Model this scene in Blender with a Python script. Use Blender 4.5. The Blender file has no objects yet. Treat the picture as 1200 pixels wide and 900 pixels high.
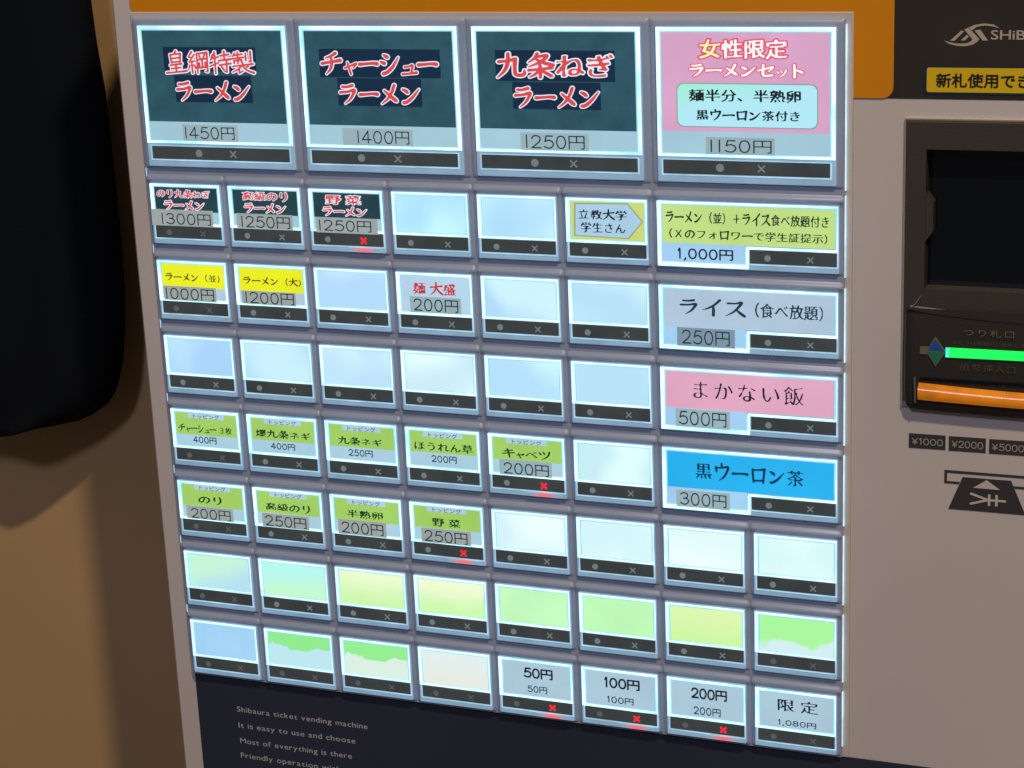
import bpy, bmesh, math, random
import numpy as np
random.seed(7)
S = bpy.context.scene
C = S.collection

# ------------------------------------------------------------------ camera, world, lamps, exposure
U = 0.045            # width of one button column in metres
V = 0.891            # height of one button row, in column widths
Z0 = 1.45            # height of the first seam above the floor
def P(x, y, h=0.0):  # column, row (down), height proud of the panel -> world
    return (x * U, -h * U, Z0 - y * V * U)

cam = bpy.data.cameras.new('camera'); co = bpy.data.objects.new('camera', cam); C.objects.link(co); S.camera = co
cam.sensor_width = 36.0; cam.lens = 2374.015 / 1200 * 36.0; cam.clip_start = 0.05; cam.clip_end = 50
from mathutils import Matrix, Vector
right = Vector((0.93377815, 0.35550265, -0.04094168))
down = Vector((0.06441128, -0.27951166, -0.95797934))
fwd = Vector((-0.35200787, 0.89190307, -0.28390027))
M = Matrix((right, -down, -fwd)).transposed().to_4x4()
M.translation = Vector((12.1315986 * U, -19.7410351 * U, Z0 + 4.1120855 * U))
co.matrix_world = M

W = bpy.data.worlds.new('World'); S.world = W; W.use_nodes = True
bg = W.node_tree.nodes['Background']; bg.inputs[0].default_value = (0.95, 0.88, 0.88, 1); bg.inputs[1].default_value = 0.06

def lamp(name, loc, aim, power, size, col):
    l = bpy.data.lights.new(name, 'AREA'); l.shape = 'DISK'; l.size = size; l.energy = power; l.color = col
    o = bpy.data.objects.new(name, l); C.objects.link(o); o.location = loc
    o.rotation_euler = (Vector(aim) - Vector(loc)).to_track_quat('-Z', 'Y').to_euler()
    return o
aim = (0.0, 0.0, 1.35)
lamp('ceiling_downlight', (1.24, -1.43, 3.85), aim, 56.0, 0.10, (1.0, 0.74, 0.44))
lamp('ceiling_lamp', (0.22, -1.80, 2.70), aim, 8.6, 0.25, (0.92, 0.83, 1.0))

S.view_settings.view_transform = 'Standard'; S.view_settings.look = 'None'
S.view_settings.exposure = 0; S.view_settings.gamma = 1
S.cycles.max_bounces = 6
S.cycles.use_denoising = True

# ------------------------------------------------------------------ materials
def lin(c):
    return tuple(((v / 255) / 12.92 if v / 255 <= 0.04045 else ((v / 255 + 0.055) / 1.055) ** 2.4) for v in c)
def mat(name, col, rough=0.5, emit=None, es=1.0, spec=0.5, coat=0.0, bump=0.0, bscale=300.0, mottle=0.0, mscale=6.0, metal=0.0):
    m = bpy.data.materials.new(name); m.use_nodes = True
    nt = m.node_tree; b = nt.nodes['Principled BSDF']
    c = lin(col) if max(col) > 1.0 else col
    b.inputs['Base Color'].default_value = (*c, 1); b.inputs['Roughness'].default_value = rough
    b.inputs['Specular IOR Level'].default_value = spec; b.inputs['Coat Weight'].default_value = coat
    b.inputs['Coat Roughness'].default_value = 0.08; b.inputs['Metallic'].default_value = metal
    geo = nt.nodes.new('ShaderNodeNewGeometry')
    if emit is not None:
        b.inputs['Emission Color'].default_value = (*lin(emit), 1); b.inputs['Emission Strength'].default_value = es
    if mottle > 0:
        n = nt.nodes.new('ShaderNodeTexNoise'); n.inputs['Scale'].default_value = mscale; n.inputs['Detail'].default_value = 4
        nt.links.new(geo.outputs['Position'], n.inputs['Vector'])
        r = nt.nodes.new('ShaderNodeMapRange'); r.inputs[1].default_value = 0.3; r.inputs[2].default_value = 0.7
        r.inputs[3].default_value = 1 - mottle; r.inputs[4].default_value = 1 + mottle
        nt.links.new(n.outputs[0], r.inputs[0])
        for key, base in (('Base Color', c), ('Emission Color', lin(emit) if emit is not None else None)):
            if base is None: continue
            mx = nt.nodes.new('ShaderNodeVectorMath'); mx.operation = 'SCALE'; mx.inputs[0].default_value = base
            nt.links.new(r.outputs[0], mx.inputs['Scale']); nt.links.new(mx.outputs[0], b.inputs[key])
    if bump > 0:
        n2 = nt.nodes.new('ShaderNodeTexNoise'); n2.inputs['Scale'].default_value = bscale; n2.inputs['Detail'].default_value = 3
        nt.links.new(geo.outputs['Position'], n2.inputs['Vector'])
        bp = nt.nodes.new('ShaderNodeBump'); bp.inputs['Strength'].default_value = bump; bp.inputs['Distance'].default_value = 0.0006
        nt.links.new(n2.outputs[0], bp.inputs['Height']); nt.links.new(bp.outputs[0], b.inputs['Normal'])
    return m
def card(name, emit, amt=0.5):       # backlit insert: noise in the emission paints uneven LED bright patches, different on every card
    m = mat(name, (.05, .05, .05), .35, emit, 1.0, .35); nt = m.node_tree; b = nt.nodes['Principled BSDF']
    geo = nt.nodes.new('ShaderNodeNewGeometry'); n = nt.nodes.new('ShaderNodeTexNoise'); n.inputs['Scale'].default_value = 24; n.inputs['Detail'].default_value = 1.2
    oi = nt.nodes.new('ShaderNodeObjectInfo'); ad = nt.nodes.new('ShaderNodeVectorMath'); ad.operation = 'ADD'
    nt.links.new(geo.outputs['Position'], ad.inputs[0]); nt.links.new(oi.outputs['Random'], ad.inputs[1]); nt.links.new(ad.outputs[0], n.inputs['Vector'])
    r = nt.nodes.new('ShaderNodeMapRange'); r.interpolation_type = 'SMOOTHSTEP'; r.inputs[1].default_value = .42; r.inputs[2].default_value = .68; r.inputs[4].default_value = amt; nt.links.new(n.outputs[0], r.inputs[0])
    c = lin(emit); hot = tuple(min(1.05, v * 1.12 + .18) for v in c)
    mx = nt.nodes.new('ShaderNodeMix'); mx.data_type = 'RGBA'; mx.inputs[6].default_value = (*c, 1); mx.inputs[7].default_value = (*hot, 1)
    nt.links.new(r.outputs[0], mx.inputs[0]); nt.links.new(mx.outputs[2], b.inputs['Emission Color'])
    return m
def lit(name, emit, es=1.0, mottle=0.05, mscale=45.0, base=(0.05, 0.05, 0.05)):   # a backlit print or plastic
    return mat(name, base, 0.35, emit, es, 0.35, 0.0, mottle=mottle, mscale=mscale)

def blend_lit(name, top, bottom, at, wav=0.18, soft=0.06, slope=0.0, third=None):
    """backlit insert with two print colours meeting at a ragged line (object coordinates, metres)"""
    m = bpy.data.materials.new(name); m.use_nodes = True
    nt = m.node_tree; b = nt.nodes['Principled BSDF']; b.inputs['Base Color'].default_value = (.1, .1, .1, 1); b.inputs['Roughness'].default_value = .35
    tc = nt.nodes.new('ShaderNodeTexCoord'); sp = nt.nodes.new('ShaderNodeSeparateXYZ'); nt.links.new(tc.outputs['Object'], sp.inputs[0])
    n = nt.nodes.new('ShaderNodeTexNoise'); n.inputs['Scale'].default_value = 95; n.inputs['Detail'].default_value = 2.5
    nt.links.new(tc.outputs['Object'], n.inputs['Vector'])
    def mth(op, a, bb):
        k = nt.nodes.new('ShaderNodeMath'); k.operation = op
        for i, v in enumerate((a, bb)):
            if isinstance(v, (int, float)): k.inputs[i].default_value = v
            else: nt.links.new(v, k.inputs[i])
        return k.outputs[0]
    y = mth('MULTIPLY', sp.outputs['Z'], -1 / (U * V))              # rows down from the insert's origin
    x = mth('MULTIPLY', sp.outputs['X'], 1 / U)
    t = mth('ADD', y, mth('MULTIPLY', mth('SUBTRACT', n.outputs[0], .5), wav))
    t = mth('ADD', t, mth('MULTIPLY', x, slope))
    r = nt.nodes.new('ShaderNodeMapRange'); r.interpolation_type = 'SMOOTHSTEP'
    r.inputs[1].default_value = at - soft; r.inputs[2].default_value = at + soft
    nt.links.new(t, r.inputs[0])
    mx = nt.nodes.new('ShaderNodeMix'); mx.data_type = 'RGBA'
    mx.inputs[6].default_value = (*lin(top), 1); mx.inputs[7].default_value = (*lin(bottom), 1)
    nt.links.new(r.outputs[0], mx.inputs[0])
    nt.links.new(mx.outputs[2], b.inputs['Emission Color']); b.inputs['Emission Strength'].default_value = 1.0
    return m

m_white = mat('cabinet_paint', (0.585, 0.575, 0.615), 0.42, bump=0.04, bscale=900, mottle=0.04, mscale=9)
m_plate = mat('panel_plate', (0.56, 0.55, 0.57), 0.45, mottle=0.03)
m_frame = mat('smoked_frame_plastic', (0.315, 0.405, 0.60), 0.30, spec=0.6, mottle=0.05, mscale=30)
m_cap = mat('cap_edge_plastic', (0.34, 0.42, 0.50), 0.15, (100, 150, 184), 0.70, spec=0.6, mottle=0.10, mscale=60)
m_rim = mat('light_guide_acrylic', (0.5, 0.6, 0.65), 0.2, (180, 244, 255), 1.5, mottle=0.42, mscale=48)
m_rimsoft = mat('light_guide_acrylic_soft', (0.5, 0.6, 0.65), 0.2, (196, 236, 248), 1.12, mottle=0.2, mscale=60)
m_line = mat('light_guide_inner', (0.3, 0.4, 0.5), 0.2, (120, 205, 236), 0.9, mottle=0.15, mscale=90)
m_gap = mat('leaking_light', (0.4, 0.5, 0.55), 0.3, (186, 230, 250), 0.85, mottle=0.3, mscale=60)
m_strip = mat('indicator_window_smoke', (0.040, 0.045, 0.048), 0.18, (56, 63, 66), 0.65, spec=0.6, mottle=0.15, mscale=60)
m_lampoff = mat('lamp_off', (0.06, 0.07, 0.07), 0.4, (108, 120, 124), 0.9)
m_lampoff2 = mat('lamp_off_dim', (0.05, 0.055, 0.055), 0.4, (80, 88, 90), 0.85)
m_red = mat('lamp_red', (0.6, 0.02, 0.03), 0.4, (255, 34, 48), 1.1)
def painted_red():                                           # red lamp's light on the cap edge, painted as an emission gradient
    m = mat('cap_painted_red', (0.34, 0.42, 0.50), 0.2); nt = m.node_tree; b = nt.nodes['Principled BSDF']
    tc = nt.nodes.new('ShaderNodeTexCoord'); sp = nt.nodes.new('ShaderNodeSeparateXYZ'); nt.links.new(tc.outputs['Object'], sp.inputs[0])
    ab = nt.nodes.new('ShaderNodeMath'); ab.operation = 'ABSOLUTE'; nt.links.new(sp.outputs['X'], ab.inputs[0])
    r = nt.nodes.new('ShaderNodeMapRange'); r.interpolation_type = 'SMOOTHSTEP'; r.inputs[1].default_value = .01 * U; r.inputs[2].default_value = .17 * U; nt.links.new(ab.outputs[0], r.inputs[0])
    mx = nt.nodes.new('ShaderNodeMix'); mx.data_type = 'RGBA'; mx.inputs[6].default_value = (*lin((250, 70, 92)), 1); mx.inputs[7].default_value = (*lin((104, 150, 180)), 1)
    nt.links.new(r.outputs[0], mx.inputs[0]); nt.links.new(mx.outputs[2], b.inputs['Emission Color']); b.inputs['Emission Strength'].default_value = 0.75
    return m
m_redpaint = painted_red()
m_navy = mat('navy_gloss_panel', (0.028, 0.040, 0.074), 0.25, spec=0.5, mottle=0.08, mscale=8)
m_orange = mat('orange_film', (0.68, 0.265, 0.002), 0.38, mottle=0.04, mscale=4)
m_black = mat('header_black', (0.030, 0.027, 0.026), 0.4, mottle=0.15, mscale=30)
m_logo = mat('logo_silver', (0.46, 0.42, 0.38), 0.35)
m_yel = mat('notice_yellow', (0.72, 0.53, 0.01), 0.4)
m_blue = mat('notice_border', (0.008, 0.028, 0.075), 0.4)
m_ink = mat('dark_print', (0.012, 0.014, 0.018), 0.45)
m_bezel = mat('bezel_plastic', (0.052, 0.046, 0.040), 0.38, bump=0.2, bscale=1200)
m_bezel2 = mat('slot_plate_plastic', (0.028, 0.028, 0.027), 0.34, bump=0.2, bscale=1200)
m_edge = mat('bright_edge_and_highlight', (0.55, 0.50, 0.44), 0.28, metal=0.6)  # bright tone for the bezel edge line and the painted sill highlight
m_glass = mat('display_glass', (0.004, 0.006, 0.010), 0.12, spec=0.5)
m_green = mat('green_led_bar', (0.02, 0.3, 0.08), 0.3, (20, 240, 84), 1.25, mottle=0.08, mscale=60)
m_green2 = mat('green_led_end', (0.1, 0.5, 0.4), 0.3, (50, 255, 196), 1.15)
m_slot = mat('orange_slot_lip', (0.55, 0.20, 0.02), 0.22, (222, 122, 4), 0.40, spec=0.6, mottle=0.25, mscale=55)
m_dblue = mat('diamond_blue', (0.01, 0.04, 0.13), 0.4, (10, 60, 120), 0.45)
m_dgreen = mat('diamond_green', (0.01, 0.10, 0.06), 0.4, (14, 90, 52), 0.4)
m_greyp = mat('plate_print_grey', (0.16, 0.145, 0.12), 0.5)
m_greyd = mat('plate_print_faint', (0.085, 0.078, 0.065), 0.5)
m_lowtext = mat('panel_print_grey', (0.46, 0.50, 0.58), 0.5)
m_denom = mat('denomination_dark', (0.040, 0.042, 0.050), 0.45)
m_denomt = mat('denomination_print', (0.36, 0.35, 0.34), 0.5)
m_wall = mat('brown_wall', (0.50, 0.35, 0.185), 0.75, bump=0.08, bscale=260, mottle=0.07, mscale=5)
m_floor = mat('floor_tile', (0.16, 0.12, 0.09), 0.5, mottle=0.1, mscale=3)
m_coat = mat('black_cloth', (0.0035, 0.0062, 0.0120), 0.95, spec=0.15, bump=0.7, bscale=1500)
m_steel = mat('hook_steel', (0.5, 0.48, 0.45), 0.3, metal=1.0)

# ------------------------------------------------------------------ mesh helpers
def mesh_from(name, verts, faces):
    me = bpy.data.meshes.new(name); me.from_pydata(verts, [], faces); me.update(); return me
def link(name, me, material, parent=None, loc=(0, 0, 0)):
    o = bpy.data.objects.new(name, me); C.objects.link(o); o.location = loc
    if parent is not None: o.parent = parent
    if material is not None and len(me.materials) == 0: me.materials.append(material)
    return o
def box_bm(bm, x0, x1, y0, y1, h0, h1, bev=0.0, seg=2):     # columns, rows, heights in column widths
    vs = []
    for h in (h0, h1):
        for (x, y) in ((x0, y0), (x1, y0), (x1, y1), (x0, y1)):
            vs.append(bm.verts.new((x * U, -h * U, -y * V * U)))
    f = [(0, 1, 2, 3), (7, 6, 5, 4), (0, 4, 5, 1), (1, 5, 6, 2), (2, 6, 7, 3), (3, 7, 4, 0)]
    fs = [bm.faces.new([vs[i] for i in q]) for q in f]
    if bev > 0:
        es = list({e for q in fs for e in q.edges})
        bmesh.ops.bevel(bm, geom=es, offset=bev * U, segments=seg, profile=0.6, affect='EDGES', clamp_overlap=True)
def finish(name, bm, smooth=False):
    bmesh.ops.recalc_face_normals(bm, faces=bm.faces)
    me = bpy.data.meshes.new(name); bm.to_mesh(me); bm.free()
    if smooth: me.polygons.foreach_set('use_smooth', [True] * len(me.polygons))
    return me
def box(name, *a, **k):
    bm = bmesh.new(); box_bm(bm, *a, **k); return finish(name, bm)
def ring(name, xo0, xo1, yo0, yo1, xi0, xi1, yi0, yi1, h0, h1, ch=0.0):
    """rectangular ring with real inner and outer walls, outer edge chamfered by ch"""
    o = [(xo0, yo0), (xo1, yo0), (xo1, yo1), (xo0, yo1)]; i = [(xi0, yi0), (xi1, yi0), (xi1, yi1), (xi0, yi1)]
    oc = [(xo0 + ch, yo0 + ch), (xo1 - ch, yo0 + ch), (xo1 - ch, yo1 - ch), (xo0 + ch, yo1 - ch)]
    V_ = []
    for pts, h in ((o, h0), (o, h1 - ch), (oc, h1), (i, h1), (i, h0)):
        V_ += [(x * U, -h * U, -y * V * U) for x, y in pts]
    F = []
    for l in range(4):
        for k in range(4):
            a = l * 4 + k; b = l * 4 + (k + 1) % 4
            F.append((a, b, b + 4, a + 4))
    for k in range(4):
        a = 16 + k; b = 16 + (k + 1) % 4; F.append((a, b, (k + 1) % 4, k))
    me = mesh_from(name, V_, F)
    bm = bmesh.new(); bm.from_mesh(me); bmesh.ops.recalc_face_normals(bm, faces=bm.faces); bm.to_mesh(me); bm.free()
    return me
def slab(name, pts, h0, h1):                                 # prism over an outline of (column,row) points
    bm = bmesh.new()
    a = [bm.verts.new((x * U, -h0 * U, -y * V * U)) for x, y in pts]; b = [bm.verts.new((x * U, -h1 * U, -y * V * U)) for x, y in pts]
    n = len(pts)
    bm.faces.new(a); bm.faces.new(b)
    for k in range(n): bm.faces.new((a[k], a[(k + 1) % n], b[(k + 1) % n], b[k]))
    return finish(name, bm)
def rrect(x0, x1, y0, y1, r, seg=6, corners=(1, 1, 1, 1)):
    pts = []
    ry = r / V
    for (cx, cy, a0, on, px, py) in ((x1 - r, y0 + ry, -90, corners[1], x1, y0), (x1 - r, y1 - ry, 0, corners[2], x1, y1), (x0 + r, y1 - ry, 90, corners[3], x0, y1), (x0 + r, y0 + ry, 180, corners[0], x0, y0)):
        if not on: pts.append((px, py)); continue
        for k in range(seg + 1):
            a = math.radians(a0 + 90 * k / seg); pts.append((cx + r * math.cos(a), cy + ry * math.sin(a)))
    return pts
def bars(name, rects, h0, h1, bev=.004):
    bm = bmesh.new()
    for q in rects:
        b2 = bmesh.new(); box_bm(b2, *q, h0, h1, bev=bev, seg=1); me = bpy.data.meshes.new('t'); b2.to_mesh(me); b2.free(); bm.from_mesh(me); bpy.data.meshes.remove(me)
    return finish(name, bm)
def disc(name, r, h0, h1, n=16):
    return slab(name, [(r * math.cos(2 * math.pi * k / n), r / V * math.sin(2 * math.pi * k / n)) for k in range(n)], h0, h1)
def cross(name, r, w, h0, h1):
    bm = bmesh.new()
    for s, dh in ((1, 0), (-1, 0.0012)):
        d = r; nx = w / 2 * 0.707
        q = [(-d - nx * s, -d * s + nx), (-d + nx * s, -d * s - nx), (d + nx * s, d * s - nx), (d - nx * s, d * s + nx)]
        a = [bm.verts.new((x * U, -h0 * U, -y * U)) for x, y in q]; b = [bm.verts.new((x * U, -(h1 + dh) * U, -y * U)) for x, y in q]
        bm.faces.new(a); bm.faces.new(b)
        for k in range(4): bm.faces.new((a[k], a[(k + 1) % 4], b[(k + 1) % 4], b[k]))
    return finish(name, bm)
K = 0.0038           # the caps stand proud, so what was read off at panel depth is drawn back to where it stands
def T(x, y, k=K):
    return ((x + 12.13 * k) / (1 + k), (y - 4.61 * k) / (1 + k))

# ------------------------------------------------------------------ lettering: glyphs from distance fields, so brush, round and fat styles share one path
def cr(pts, n=9, straight=False):                            # densify a stroke (x, y, half width)
    p = np.array([q if len(q) == 3 else (q[0], q[1], 3.3) for q in pts], float)
    if straight or len(p) == 2:
        out = [p[i] + (p[i + 1] - p[i]) * t for i in range(len(p) - 1) for t in np.linspace(0, 1, 16, endpoint=False)]
        return np.array(out + [p[-1]])
    e = np.vstack([2 * p[0] - p[1], p, 2 * p[-1] - p[-2]]); out = []
    for i in range(1, len(e) - 2):
        for t in np.linspace(0, 1, n + 4, endpoint=False):
            a, b, c, d = e[i - 1], e[i], e[i + 1], e[i + 2]
            out.append(0.5 * (2 * b + (c - a) * t + (2 * a - 5 * b + 4 * c - d) * t * t + (3 * b - a - 3 * c + d) * t ** 3))
    return np.array(out + [p[-1]])
BR = {   # brush strokes: x, y up, half width, on a square of 100
'ラ': [[(26,84,5),(45,82,5),(74,87,6.5)],[(16,58,6),(50,59,5),(82,64,7),(75,44,6),(60,22,4.5),(36,3,1.5)]],
'ー': [[(10,47,7),(35,48,5.5),(70,50,5.5),(92,47,7.5)]],
'メ': [[(74,90,6.5),(62,60,6),(42,30,5),(12,6,1.5)],[(26,68,3),(45,50,5.5),(72,24,8),(82,15,5)]],
'ン': [[(14,76,4),(28,68,7),(36,60,6)],[(16,13,6.5),(32,16,7),(58,36,6),(90,72,2)]],
'チ': [[(72,92,6.5),(50,81,4.5),(24,74,2)],[(6,51,6),(50,55,5),(94,59,7.5)],[(51,78,4),(53,50,6),(45,24,5),(25,3,1.5)]],
'ャ': [[(12,42,5.5),(50,53,5),(86,64,6.5),(76,50,5.5),(64,38,2)],[(30,74,5),(39,40,6),(50,3,6)]],
'シ': [[(26,88,4),(40,80,7),(43,77,5)],[(10,60,4),(25,53,7),(28,50,5)],[(20,7,7),(40,14,7),(66,36,6),(92,74,2)]],
'ュ': [[(20,50,5.5),(45,52,4.5),(70,57,7),(66,30,6),(62,12,6)],[(6,9,6.5),(50,10,5.5),(94,13,8)]],
'セ': [[(6,52,5),(45,62,5),(88,73,6.5),(80,56,4.5),(66,42,2)],[(36,94,5),(34,50,6.5),(36,18,6.5),(50,9,6.5),(86,12,6.5)]],
'ッ': [[(14,62,3),(22,50,6),(25,45,4)],[(42,68,3),(49,54,6),(51,50,4)],[(82,72,5.5),(73,42,5.5),(50,16,4),(32,3,1.5)]],
'ト': [[(36,96,5),(38,50,6.5),(38,3,6.5)],[(42,58,4),(62,48,6),(80,36,7)]],
'イ': [[(86,94,6.5),(60,64,5.5),(34,45,4.5),(8,33,1.5)],[(56,60,4.5),(57,30,6.5),(56,1,6.5)]],
'ス': [[(16,80,5.5),(50,80,4.5),(77,86,7),(62,56,6),(38,26,4.5),(6,4,1.5)],[(52,44,3),(72,22,7),(90,5,7)]],
'ウ': [[(50,98,5.5),(52,82,5.5)],[(16,80,4),(19,66,6),(22,50,4)],[(18,75,5),(50,75,4.5),(86,80,7),(79,50,6),(61,20,5),(36,1,1.5)]],
'ロ': [[(18,82,5.5),(20,50,6),(24,8,5)],[(18,79,5),(50,79,4.5)],[(50,79,4.5),(86,84,7)],[(86,84,7),(82,50,6),(78,6,5.5)],[(24,16,5),(76,18,5)]],
'キ': [[(20,69,5.5),(50,75,4.5),(80,82,6)],[(8,41,5.5),(50,48,4.5),(92,53,6.5)],[(42,97,5),(52,50,6),(60,1,5)]],
'ツ': [[(10,82,3),(20,64,7),(23,58,4)],[(40,90,3),(49,70,7),(51,64,4)],[(88,90,6.5),(78,50,6),(54,20,4.5),(28,3,1.5)]],
'の': [[(52,74,4),(45,38,5),(26,15,5),(11,34,5),(20,62,5),(48,80,5),(82,66,6),(86,36,6),(62,6,3)]],
'り': [[(30,88,5),(26,58,6.5),(31,42,3)],[(66,92,5),(73,56,6.5),(65,22,5),(42,-1,2)]],
'九': [[(10,66,5.5),(40,68,4.5),(66,73,6.5)],[(66,73,6.5),(64,40,5.5),(66,12,5.5),(84,6,6),(96,12,5.5),(96,26,2)],[(42,96,5),(40,60,6),(28,28,5),(4,2,1.5)]],
'大': [[(8,62,5.5),(50,66,4.5),(92,70,6.5)],[(50,98,5.5),(48,62,6),(34,28,5),(4,4,1.5)],[(50,60,3.5),(68,30,6.5),(94,6,7)]],
'条': [[(42,98,4.5),(32,80,4),(12,64,1.5)],[(36,84,4),(74,88,5.5),(56,66,5),(12,46,1.5)],[(36,76,3),(62,60,5.5),(94,48,6)],[(12,32,5),(50,34,4),(90,37,5.5)],[(50,50,4.5),(51,26,5.5),(50,0,4)],[(44,26,4),(32,14,4),(14,4,1.5)],[(58,26,3.5),(72,16,5),(88,4,5)]],
}
BR.update({
'皇': [[(53,99,4),(43,86,2)],[(27,85),(31,47)],[(27,84),(50,86),(73,87,4)],[(73,87,4),(70,49)],[(32,67),(69,69)],[(31,49),(69,51)],[(24,36),(76,40,4)],[(29,20),(71,23)],[(6,2,4),(50,3),(96,6,4.5)],[(50,38),(50,4)]],
'綱': [[(25,99,4),(9,76,2.5)],[(9,76,2.5),(25,72)],[(36,86),(11,53,2.5)],[(11,53,2.5),(36,56)],[(23,53),(23,2)],[(13,37),(5,16,2)],[(33,38),(39,22)],[(47,90),(47,0)],[(47,89),(93,92,4)],[(93,92,4),(92,4)],[(92,4),(83,5,2)],[(58,80),(62,69)],[(82,82),(76,69)],[(54,61),(86,64)],[(70,62),(70,24)],[(57,46),(57,23)],[(57,23),(83,26)],[(83,47),(83,23)]],
'特': [[(18,86,4),(8,62,2)],[(13,70),(43,75)],[(27,98,4),(27,0)],[(4,35),(44,49,2.5)],[(52,80),(90,84,4)],[(70,99,4),(70,59)],[(44,58),(98,62,4.5)],[(46,38),(97,42,4)],[(79,57),(78,4)],[(78,4),(67,8,2)],[(55,30),(65,15,4)]],
'製': [[(16,95),(7,80,2)],[(12,85),(50,88)],[(4,70),(55,74)],[(30,99),(30,48)],[(13,61),(13,49)],[(13,60),(47,63)],[(47,63),(46,51)],[(65,91),(65,59)],[(87,98,4),(87,52)],[(87,52),(78,55,2)],[(50,47),(50,40)],[(6,35),(50,38),(95,41,4)],[(47,38),(30,22),(4,9,2)],[(33,22),(33,3)],[(33,3),(50,12,2)],[(74,32),(60,23,2)],[(50,35),(66,15),(97,0,4.5)]],
})
MONO = {  # one-weight rounded signmaker's digits
'0': [[(33,73),(49,66),(58,38),(49,10),(33,3),(17,10),(8,38),(17,66),(33,73)]], '1': [[(14,60),(24,73),(24,3)]],
'2': [[(9,56),(16,68),(34,73),(52,66),(56,52),(46,34),(9,4)],[(9,4),(60,4)]], '3': [[(9,64),(30,73),(52,66),(54,54),(46,42),(28,40)],[(28,40),(52,36),(60,22),(50,8),(32,3),(7,12)]],
'4': [[(44,3),(44,73)],[(44,73),(6,23)],[(6,23),(64,23)]], '5': [[(56,72),(20,72)],[(20,72),(13,40)],[(13,41),(34,48),(54,40),(60,25),(51,9),(32,3),(8,11)]],
'l': [[(20,73),(20,3)]], ',': [[(16,6),(14,-4),(8,-12)]],
'8': [[(33,73),(52,66),(52,48),(33,40),(14,48),(14,66),(33,73)],[(33,40),(55,30),(56,13),(33,3),(10,13),(11,30),(33,40)]],
'¥': [[(4,76),(30,42)],[(56,76),(30,42)],[(30,42),(30,2)],[(8,36),(52,36)],[(8,20),(52,20)]],
'円': [[(8,2),(8,80)],[(8,80),(92,80)],[(92,80),(92,8)],[(92,8),(88,3),(78,3)],[(8,42),(92,42)],[(50,80),(50,42)]],
}
ADV = {'l': .38, ',': .28, '8': .68, '¥': .66, '0': .68, '1': .44, '2': .68, '3': .68, '4': .70, '5': .68, '円': 1.04}
_font_cache = {}
def font_glyph(ch):
    if ch in _font_cache: return _font_cache[ch]
    cu = bpy.data.curves.new('tmp', 'FONT'); cu.body = ch; cu.resolution_u = 4
    ob = bpy.data.objects.new('tmp', cu); C.objects.link(ob)
    me = bpy.data.meshes.new_from_object(ob.evaluated_get(bpy.context.evaluated_depsgraph_get()))
    v = np.array([p.co[:2] for p in me.vertices]) if len(me.vertices) else np.zeros((0, 2))
    me.calc_loop_triangles(); tri = np.array([t.vertices[:] for t in me.loop_triangles], int).reshape(-1, 3)
    cnt = {}
    for t in tri:
        for a, b in ((t[0], t[1]), (t[1], t[2]), (t[2], t[0])):
            k = (min(a, b), max(a, b)); cnt[k] = cnt.get(k, 0) + 1
    ed = np.array([k for k, c in cnt.items() if c == 1], int).reshape(-1, 2)
    bpy.data.objects.remove(ob); bpy.data.curves.remove(cu); bpy.data.meshes.remove(me)
    _font_cache[ch] = (v, tri, ed); return _font_cache[ch]
_rng = np.random.default_rng(3)
def smooth_noise(nx, ny, cell):
    g = _rng.standard_normal((ny // cell + 3, nx // cell + 3))
    yy, xx = np.mgrid[0:ny, 0:nx] / cell
    yi, xi = yy.astype(int), xx.astype(int); fy, fx = yy - yi, xx - xi
    fy = fy * fy * (3 - 2 * fy); fx = fx * fx * (3 - 2 * fx)
    return (g[yi, xi] * (1 - fx) + g[yi, xi + 1] * fx) * (1 - fy) + (g[yi + 1, xi] * (1 - fx) + g[yi + 1, xi + 1] * fx) * fy
_field = {}
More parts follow.
